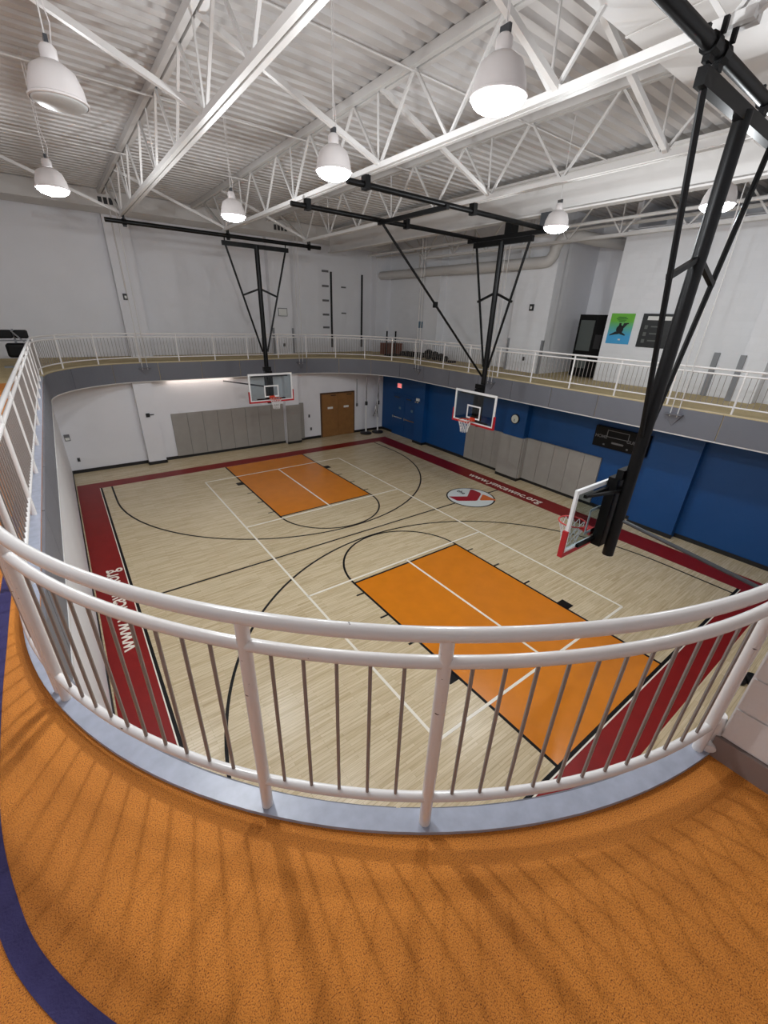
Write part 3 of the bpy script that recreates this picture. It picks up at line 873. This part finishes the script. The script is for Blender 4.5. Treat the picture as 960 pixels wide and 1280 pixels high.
# ------------------------------------------------------------------ wall pads
def pads(label, specs, loc):
    o = thing('wall_pad_set', label, 'wall pads', loc)
    for q in specs:
        MB().box(*q).build('pad', 'pad_grey', o)
    return o
sp = []
n = 8
for k in range(n):
    a = -3.24 + 5.2 * k / n
    sp.append((a + 0.006, a + 5.2 / n - 0.006, 10.27, 10.35, 0.13, 2.02))
pads('row of grey padded panels on the lower end wall', sp, (-0.6, 10.3, 0))
pads('grey pads wrapping the column behind the far hoop', [(2.0, 2.74, 9.96, 10.04, 0.13, 1.98), (2.75, 3.08, 10.27, 10.35, 0.13, 1.98)], (2.4, 10, 0))
sp = []
for k in range(4):
    a = 3.5 - 2.2 * k / 4
    sp.append((8.17, 8.25, a - 0.55 + 0.006, a - 0.006, 0.13, 1.78))
sp2 = []
for k in range(5):
    a = 0.12 - 3.1 * k / 5
    sp2.append((8.17, 8.25, a - 0.62 + 0.006, a - 0.006, 0.13, 1.86))
pads('row of grey padded panels between the blue column and the clock column', sp, (8.2, 2.4, 0))
pads('grey pads wrapping the column below the clock', [(7.87, 7.95, 0.16, 0.71 - 0.004, 0.13, 1.84), (7.87, 7.95, 0.71, 1.26, 0.13, 1.84), (7.95, 8.25, 0.12, 0.2, 0.13, 1.84)], (7.9, 0.7, 0))
pads('row of grey padded panels under the scoreboard side of the blue wall', sp2, (8.2, -1.4, 0))

# ------------------------------------------------------------------ doors
d1 = struct('door_1', MB().box(4.1, 6.25, 10.3, 10.36, 0, 2.38), 'door_frame', 'brown wooden double door in the lower end wall', cat='door')
for a, b in ((4.17, 5.17), (5.18, 6.18)):
    lf = MB().box(a, b, 10.28, 10.31, 0.01, 2.3).build('door_leaf', 'door_wood', d1)
    c = (a + b) / 2
    MB().box(c - 0.16, c + 0.16, 10.27, 10.28, 1.52, 1.63).build('sign_plate', 'sign_white', lf)
    MB().box(c + 0.05, c + 0.35, 10.255, 10.28, 2.2, 2.26).build('door_closer', 'door_frame', lf)
d2 = struct('door_2', MB().box(8.2, 8.26, 7.08, 9.3, 0, 2.28), 'blue_wall', 'blue painted double door under the exit sign', cat='door')
for a, b in ((7.16, 8.18), (8.2, 9.22)):
    lf = MB().box(8.17, 8.205, a, b, 0.01, 2.2).build('door_leaf', 'door_blue', d2)
    MB().box(8.12, 8.17, a + 0.12, b - 0.1, 0.98, 1.04).build('push_bar', 'chrome', lf)
    MB().box(8.1, 8.17, b - 0.12, b - 0.05, 0.95, 1.08).build('latch_box', 'chrome', lf)
    MB().box(8.12, 8.17, a + 0.45, a + 0.85, 2.1, 2.15).build('door_closer', 'grey_steel', lf)
    MB().box(8.15, 8.17, a + 0.3, a + 0.45, 1.5, 1.62).build('notice', 'sign_blue', lf)
ex = thing('exit_sign', 'small lit red and white exit sign above the blue double door', 'sign', (8.2, 8.75, 2.66))
MB().box(8.2, 8.25, 8.57, 8.93, 2.62, 2.86).build('housing', 'sign_white', ex)
MB().box(8.19, 8.2, 8.59, 8.91, 2.64, 2.84).build('face', 'exit_red', ex)
text_mesh('lettering', 'EXIT', 0.17, 'sign_white', ex, axes((8.188, 8.75, 2.74), (0, -1, 0), (0, 0, 1)))
hl = thing('emergency_light', 'twin head emergency light high on the blue column', 'light', (7.93, 6.8, 2.3))
MB().box(7.9, 7.95, 6.7, 6.95, 2.25, 2.38).build('case', 'sign_white', hl)
for y in (6.75, 6.92):
    MB().lathe([(0.0, -0.03), (0.06, -0.03), (0.06, 0.02), (0.0, 0.04)], 12, (7.87, y, 2.2)).build('lamp_head', 'chrome', hl, True)

# ------------------------------------------------------------------ clock and scoreboard
ck = thing('wall_clock', 'round wall clock with pale face on the blue column', 'clock', (7.94, 0.72, 2.55))
def disc_x(x0, x1, y, z, r, n=24):
    mb = MB()
    ring = [(y + r * math.cos(2 * PI * k / n), z + r * math.sin(2 * PI * k / n)) for k in range(n)]
    mb.v = [(x0, a, b) for a, b in ring] + [(x1, a, b) for a, b in ring]
    mb.f = [tuple(range(n)), tuple(range(2 * n - 1, n - 1, -1))] + [(k, n + k, n + (k + 1) % n, (k + 1) % n) for k in range(n)]
    return mb
disc_x(7.9, 7.95, 0.72, 2.55, 0.2).build('rim', 'dark_plastic', ck)
disc_x(7.893, 7.9, 0.72, 2.55, 0.165).build('face', 'clock_face', ck)
MB().bar((7.888, 0.72, 2.55), (7.888, 0.72, 2.44), 0.015, 0.005).bar((7.888, 0.72, 2.55), (7.888, 0.77, 2.47), 0.015, 0.005).build('hand', 'dark_plastic', ck)
sb = thing('scoreboard', 'black scoreboard with white lettering on the blue wall', 'scoreboard', (8.15, -3.4, 2.3))
MB().box(8.1, 8.25, -4.35, -2.55, 2.28, 2.98).build('cabinet', 'screen_dark', sb)
t = MB()
t.box(8.09, 8.1, -3.72, -2.98, 2.88, 2.9).box(8.09, 8.1, -3.72, -2.98, 2.66, 2.68).box(8.09, 8.1, -3.0, -2.98, 2.68, 2.88).box(8.09, 8.1, -3.72, -3.7, 2.68, 2.88)
t.build('clock_outline', 'strip_grey', sb)
text_mesh('lettering', 'HOME', 0.15, 'strip_grey', sb, axes((8.095, -2.8, 2.64), (0, -1, 0), (0, 0, 1)))
text_mesh('lettering', 'GUEST', 0.15, 'strip_grey', sb, axes((8.095, -3.9, 2.64), (0, -1, 0), (0, 0, 1)))
MB().box(8.09, 8.1, -3.6, -3.2, 2.46, 2.52).build('name_plate', 'strip_grey', sb)
for y in (-2.95, -3.75):
    MB().box(8.09, 8.1, y - 0.03, y + 0.03, 2.36, 2.41).build('indicator', 'strip_grey', sb)

# ------------------------------------------------------------------ volleyball standards by the far corner
def standard(x, y, label, net):
    o = thing('volleyball_standard', label, 'volleyball post', (x, y, 0))
    MB().lathe([(0.0, 0.0), (0.33, 0.0), (0.33, 0.05), (0.25, 0.09), (0.06, 0.12), (0.0, 0.12)], 22, (x, y, 0)).build('base_disc', 'black_base', o, True)
    MB().tube([(x, y, 0.1), (x, y, 1.75)], 0.045, 10).build('outer_pole', 'bb_white', o, True)
    MB().tube([(x, y, 1.7), (x, y, 3.1)], 0.03, 10).build('inner_pole', 'chrome', o, True)
    MB().lathe([(0.0, -0.1), (0.075, -0.1), (0.075, 0.1), (0.0, 0.1)], 12, (x, y, 1.72)).build('collar', 'dark_plastic', o, True)
    if net:
        for k in range(4):
            dx = -0.07 - 0.05 * k
            MB().tube([(x - 0.03, y - 0.03, 2.25 - 0.1 * k), (x + dx, y - 0.06, 1.8 - 0.12 * k), (x + dx * 1.6, y - 0.05, 1.3 - 0.1 * k), (x - 0.03, y - 0.04, 0.9 + 0.1 * k)], [0.03, 0.045, 0.04, 0.02], 7).build('folded_net', 'net' if k % 2 else 'strip_grey', o, True)
standard(6.75, 9.85, 'white volleyball standard on a round black base beside the brown doors', False)
standard(7.5, 9.75, 'volleyball standard with a folded net hung on it in the corner', True)
ph = tag(MB().tube([(6.42, 10.33, 3.0), (6.42, 10.32, 1.65)], 0.018, 6).box(6.37, 6.47, 10.28, 10.34, 1.5, 1.66).build('hanging_strap', 'strip_grey'), 'thin grey strap hanging on the wall beside the brown doors', 'strap')
tag(MB().box(-4.22, -4.08, 9.97, 10.03, 2.05, 2.2).box(-4.1, -3.92, 9.98, 10.02, 2.12, 2.15).build('camera_box', 'dark_plastic'), 'small dark camera on the white column', 'camera')

def plate(name, box, material, label, cat, extra=None):
    o = MB().box(*box).build(name, material)
    return tag(o, label, cat)
pb = thing('control_panel', 'small grey control panel on the lower end wall near the corner', 'control panel', (-7.05, 10.3, 1.35))
MB().box(-7.13, -6.95, 10.31, 10.35, 1.35, 1.6).build('box', 'strip_grey', pb); MB().box(-7.11, -6.97, 10.3, 10.31, 1.38, 1.48).build('cover', 'sign_white', pb)
def outlet(x, z, label):
    o = thing('wall_outlet', label, 'outlet', (x, 10.33, z))
    MB().box(x - 0.05, x + 0.05, 10.335, 10.35, z - 0.08, z + 0.08).build('plate', 'strip_grey', o)
    MB().box(x - 0.025, x + 0.025, 10.328, 10.335, z - 0.05, z + 0.05).build('socket', 'dark_plastic', o)
outlet(-6.88, 0.55, 'grey wall outlet low on the end wall near the corner')
outlet(3.5, 0.55, 'grey wall outlet low beside the brown doors')
outlet(3.42, 1.25, 'grey switch plate at hand height beside the brown doors')

# ------------------------------------------------------------------ upper far wall details
MEAS = thing('jump_gauge', 'tall black wall strips with small height labels on the upper end wall', 'wall gauge', (7.3, 12.78, 4.5))
MB().box(6.25, 6.36, 12.765, 12.795, 4.45, 8.25).build('strip', 'strip_black', MEAS)
MB().box(8.27, 8.38, 12.765, 12.795, 4.45, 8.25).build('strip', 'strip_black', MEAS)
for z in (8.25, 7.55, 6.85, 6.15, 5.5):
    MB().box(5.75, 6.15, 12.77, 12.795, z - 0.05, z + 0.05).build('height_label', 'strip_grey', MEAS)
for z in (7.55, 6.25):
    MB().box(6.95, 7.25, 12.77, 12.795, z - 0.035, z + 0.035).build('height_label', 'strip_grey', MEAS)
sg = thing('wall_sign', 'small white framed notice on the pilaster with corner guards', 'sign', (3.2, 12.43, 6.1))
MB().box(2.98, 3.48, 12.43, 12.45, 6.0, 6.38).build('frame', 'strip_grey', sg); MB().box(3.01, 3.45, 12.42, 12.43, 6.03, 6.35).build('sheet', 'sign_white', sg)
for x, side in ((2.66, 'fire alarm'), (3.74, 'jump strip')):
    tag(MB().box(x - 0.05, x + 0.05, 12.42, 12.5, ZD, 5.45).build('corner_guard', 'guard'), 'grey corner guard on the %s side of the white notice' % side, 'corner guard', 'corner guards on the notice pilaster')
tag(MB().box(3.15, 3.25, 12.42, 12.45, 4.55, 4.7).build('wall_outlet', 'dark_plastic'), 'dark wall outlet low on the pilaster with the white notice', 'outlet')
def alarm(loc, ax, label):
    o = thing('fire_alarm', label, 'alarm', loc)
    x, y, z = loc
    if ax == 'y':
        MB().box(x - 0.09, x + 0.09, y - 0.06, y, z - 0.12, z + 0.12).build('box', 'dark_plastic', o)
        MB().box(x - 0.04, x + 0.04, y - 0.07, y - 0.06, z - 0.06, z + 0.04).build('strobe', 'sign_white', o)
    else:
        MB().box(x - 0.06, x, y - 0.09, y + 0.09, z - 0.12, z + 0.12).build('box', 'dark_plastic', o)
        MB().box(x - 0.07, x - 0.06, y - 0.04, y + 0.04, z - 0.06, z + 0.04).build('strobe', 'sign_white', o)
alarm((-3.75, 12.45, 6.55), 'y', 'black fire alarm strobe on the pilaster of the upper end wall')
alarm((9.5, 1.95, 6.7), 'x', 'dark fire alarm strobe on the wide pilaster beside the alcove')
long_pipe('alarm_conduit', [(-3.7, 12.44, 6.67), (-3.7, 12.44, 9.4)], 0.014, 'thin conduit rising from the black fire alarm', 6, 'lamp_shade')
tag(MB().box(9.965, 10.0, 9.05, 9.55, 5.65, 5.98).build('wall_sign', 'sign_blue'), 'small blue notice on the right upper wall', 'sign')
for y, lab in ((2.86, 'far'), (1.16, 'alcove')):
    tag(MB().box(9.46, 9.55, y - 0.05, y + 0.05, ZD, 5.5).build('corner_guard', 'guard'), 'grey corner guard on the wide pilaster, %s side' % lab, 'corner guard', 'corner guards on the alcove pilaster')
tag(MB().box(9.93, 10.0, -4.85, -4.7, ZD, 5.5).build('corner_guard', 'guard'), 'grey corner guard on the poster wall beside the last pilaster', 'corner guard')
tag(MB().box(9.48, 9.55, -5.64, -5.5, ZD, 5.5).build('corner_guard', 'guard'), 'grey corner guard on the edge of the last pilaster', 'corner guard')
tag(MB().box(9.47, 9.5, 1.9, 1.98, 4.65, 4.8).build('wall_outlet', 'dark_plastic'), 'dark wall outlet low on the wide pilaster', 'outlet')

# ------------------------------------------------------------------ posters
pg = thing('fitness_poster', 'green and blue poster with a dark upside-down figure', 'poster', (9.985, -1.6, 5.55))
MB().box(9.98, 9.996, -2.0, -1.17, 5.55, 6.55).build('sheet', 'poster_green', pg)
fig = MB()
def ycz(y, z): return (y, z)
def flat(mb, pts, x0=9.974, x1=9.98):
    i = len(mb.v); n = len(pts)
    mb.v += [(x0, p[0], p[1]) for p in pts] + [(x1, p[0], p[1]) for p in pts]
    mb.f += [tuple(range(i, i + n)), tuple(range(i + 2 * n - 1, i + n - 1, -1))] + [(i + k, i + n + k, i + n + (k + 1) % n, i + (k + 1) % n) for k in range(n)]
flat(fig, [(-1.58 + 0.13 * math.cos(2 * PI * k / 14), 6.03 + 0.14 * math.sin(2 * PI * k / 14)) for k in range(14)])
flat(fig, [(-1.52, 6.12), (-1.6, 6.12), (-1.6, 6.24), (-1.52, 6.24)])
flat(fig, [(-1.64, 6.1), (-1.72, 6.08), (-1.8, 6.2), (-1.86, 6.22), (-1.84, 6.25), (-1.68, 6.24)])
flat(fig, [(-1.45, 5.96), (-1.25, 5.84), (-1.25, 5.81), (-1.45, 5.86), (-1.6, 5.88)])
flat(fig, [(-1.66, 5.95), (-1.82, 5.86), (-1.8, 5.83), (-1.6, 5.88)])
fig.build('figure_print', 'poster_black', pg)
cap = MB()
for k, (a, b) in enumerate(((-1.72, -1.42), (-1.78, -1.38), (-1.74, -1.42), (-1.7, -1.48))):
    flat(cap, [(a, 6.44 - k * 0.045), (b, 6.44 - k * 0.045), (b, 6.415 - k * 0.045), (a, 6.415 - k * 0.045)])
cap.build('caption_print', mat('poster_caption', (40, 110, 40), 0.5), pg)
lgp = MB(); flat(lgp, [(-1.6, 5.72), (-1.68, 5.72), (-1.68, 5.67), (-1.6, 5.67)]); lgp.build('emblem_print', 'sign_white', pg)
pk = thing('framed_poster', 'black framed poster with white heading behind the near hoop mast', 'poster', (9.985, -2.8, 5.5))
MB().box(9.96, 10.0, -3.35, -2.28, 5.5, 6.56).build('frame', 'poster_black', pk)
hd = MB(); flat(hd, [(-2.45, 6.48), (-3.2, 6.48), (-3.2, 6.36), (-2.45, 6.36)], 9.954, 9.96); hd.build('heading_print', 'sign_white', pk)
im = MB()
for r in range(3):
    z = 6.2 - r * 0.22
    flat(im, [(-2.42, z), (-2.52, z), (-2.52, z - 0.12), (-2.42, z - 0.12)], 9.954, 9.96)
    flat(im, [(-2.62, z - 0.02), (-2.95, z - 0.02), (-2.95, z - 0.06), (-2.62, z - 0.06)], 9.954, 9.96)
im.build('panel_print', 'poster_dim', pk)

# vending machine in the alcove
vm = thing('vending_machine', 'dark vending machine standing in the unlit alcove', 'vending machine', (10.77, -0.33, ZD))
MB().box(10.34, 11.2, -0.92, 0.25, ZD + 0.05, ZD + 2.3).build('cabinet', 'screen_dark', vm)
MB().box(10.31, 10.345, -0.42, 0.15, ZD + 1.0, ZD + 2.1).build('front_panel', 'machine_panel', vm)
MB().box(10.31, 10.345, -0.42, 0.13, ZD + 0.35, ZD + 0.8).build('delivery_door', 'machine_panel', vm)
MB().box(10.31, 10.345, -0.8, -0.55, ZD + 1.1, ZD + 1.6).build('coin_panel', 'dark_plastic', vm)
for q in ((10.4, -0.85), (10.4, 0.18), (11.1, -0.85), (11.1, 0.18)):
    MB().box(q[0] - 0.03, q[0] + 0.03, q[1] - 0.03, q[1] + 0.03, ZD, ZD + 0.06).build('foot', 'dark_plastic', vm)

# ------------------------------------------------------------------ gear on the track
bx = thing('plyometric_box', 'brown wooden plyometric box in the far track corner', 'box', (8.9, 10.6, ZD))
MB().box(8.45, 9.5, 10.3, 10.35, ZD, ZD + 0.55).build('side_panel', 'brown_box', bx)
MB().box(8.45, 9.5, 10.95, 11.0, ZD, ZD + 0.55).build('side_panel', 'brown_box', bx)
MB().box(8.45, 8.5, 10.35, 10.95, ZD, ZD + 0.55).build('side_panel', 'brown_box', bx)
MB().box(9.45, 9.5, 10.35, 10.95, ZD, ZD + 0.55).build('side_panel', 'brown_box', bx)
MB().box(8.43, 9.52, 10.28, 11.02, ZD + 0.55, ZD + 0.6).build('top_panel', 'brown_box', bx)
sl = thing('weight_sled', 'black push sled with two upright handles before the brown box', 'sled', (8.4, 10.0, ZD))
for x in (8.15, 8.75):
    MB().tube([(x, 10.0, ZD + 0.05), (x, 10.0, ZD + 1.25)], 0.045, 8).build('upright', 'black_steel', sl, True)
MB().box(8.05, 8.85, 9.6, 10.1, ZD, ZD + 0.08).build('skid_plate', 'black_steel', sl)
def dumbbell(x, y, rot, label):
    o = thing('dumbbell', label, 'dumbbell', (x, y, ZD), rot, 'dumbbells in a row on the far track', world_coords=False)
    MB().tube([(-0.16, 0, 0.13), (0.16, 0, 0.13)], 0.018, 8).build('handle', 'grey_steel', o, True)
    for s in (-1, 1):
        MB().tube([(s * 0.07, 0, 0.13), (s * 0.25, 0, 0.13)], 0.14, 6).build('weight_head', 'vinyl_black', o)
for k in range(5):
    dumbbell(9.1 + 0.06 * k, 9.55 - 0.3 * k, 0.1 * k, ['black hex dumbbell at the brown box end of the row', 'black hex dumbbell second from the brown box in the row', 'black hex dumbbell in the middle of the row', 'black hex dumbbell second from the hanger rods in the row', 'black hex dumbbell at the hanger rod end of the row'][k])
def ball(x, y, r, label):
    o = thing('medicine_ball', label, 'medicine ball', (x, y, ZD), 0, 'black medicine balls on the right track', world_coords=False)
    MB().lathe([(0.0, 0.0)] + [(r * math.sin(a), r - r * math.cos(a)) for a in [PI * k / 12 for k in range(1, 12)]] + [(0.0, 2 * r)], 16).build('ball_skin', 'vinyl_black', o, True)
    MB().lathe([(r * 1.005, r - 0.006), (r * 1.005, r + 0.006)], 16).build('seam', 'grey_steel', o)
for (x, y, r, lab) in ((9.0, 7.45, 0.25, 'largest black medicine ball, next to the hanger rods'), (9.02, 6.98, 0.22, 'black medicine ball between the largest and the third ball'), (9.05, 6.57, 0.19, 'third black medicine ball, second smallest of the row'), (9.08, 6.24, 0.14, 'smallest black medicine ball, beside the flat weight plate')):
    ball(x, y, r, lab)
tag(MB().lathe([(0.0, 0.0), (0.2, 0.0), (0.22, 0.04), (0.2, 0.09), (0.0, 0.1)], 18, (9.1, 5.82, ZD)).build('weight_plate', 'vinyl_black', None, True), 'black flat weight plate at the end of the medicine balls', 'weight plate')

# exercise bench at the far left
be = thing('exercise_bench', 'black padded exercise machine with grey frame in the far left track corner', 'exercise machine', (-7.9, 9.4, ZD))
def rbox(x0, x1, y0, y1, z0, z1, name, b=0.05):
    o = MB().box(x0, x1, y0, y1, z0, z1).build(name, 'vinyl_black', be)
    m = o.modifiers.new('bevel', 'BEVEL'); m.width = b; m.segments = 3
rbox(-8.0, -7.62, 9.25, 9.4, 5.12, 5.38, 'back_pad'); rbox(-7.58, -7.22, 9.25, 9.4, 5.12, 5.38, 'back_pad')
rbox(-7.88, -7.35, 9.0, 9.5, 4.55, 4.98, 'seat_pad', 0.08)
MB().bar((-7.6, 9.45, ZD), (-7.6, 9.45, 5.4), 0.06).bar((-8.05, 9.45, 5.05), (-7.2, 9.45, 5.05), 0.05).bar((-8.1, 9.45, ZD + 0.03), (-7.2, 9.45, ZD + 0.03), 0.06).bar((-7.6, 8.9, ZD + 0.03), (-7.6, 9.9, ZD + 0.03), 0.06).build('frame', 'guard', be)
MB().bar((-7.62, 9.2, 5.35), (-7.3, 8.95, 4.95), 0.03).build('lever', 'chrome', be)
MB().tube([(-7.2, 9.3, ZD + 0.18), (-7.12, 9.3, ZD + 0.18)], 0.17, 14).build('wheel', 'vinyl_black', be)

# small dark object on the court floor by the near wall
tb = thing('door_stop', 'small dark two-lobed rubber stop on the floor below the guardrail end', 'door stop', (2.7, -9.22, 0))
MB().lathe([(0.0, 0.0), (0.12, 0.0), (0.13, 0.05), (0.1, 0.1), (0.0, 0.11)], 14, (2.62, -9.15, 0)).build('lobe', 'vinyl_black', tb, True)
MB().lathe([(0.0, 0.0), (0.14, 0.0), (0.15, 0.06), (0.11, 0.13), (0.0, 0.14)], 14, (2.82, -9.3, 0)).build('lobe', 'vinyl_black', tb, True)

for o in bpy.data.objects:
    if '_o' in o:
        del o['_o']
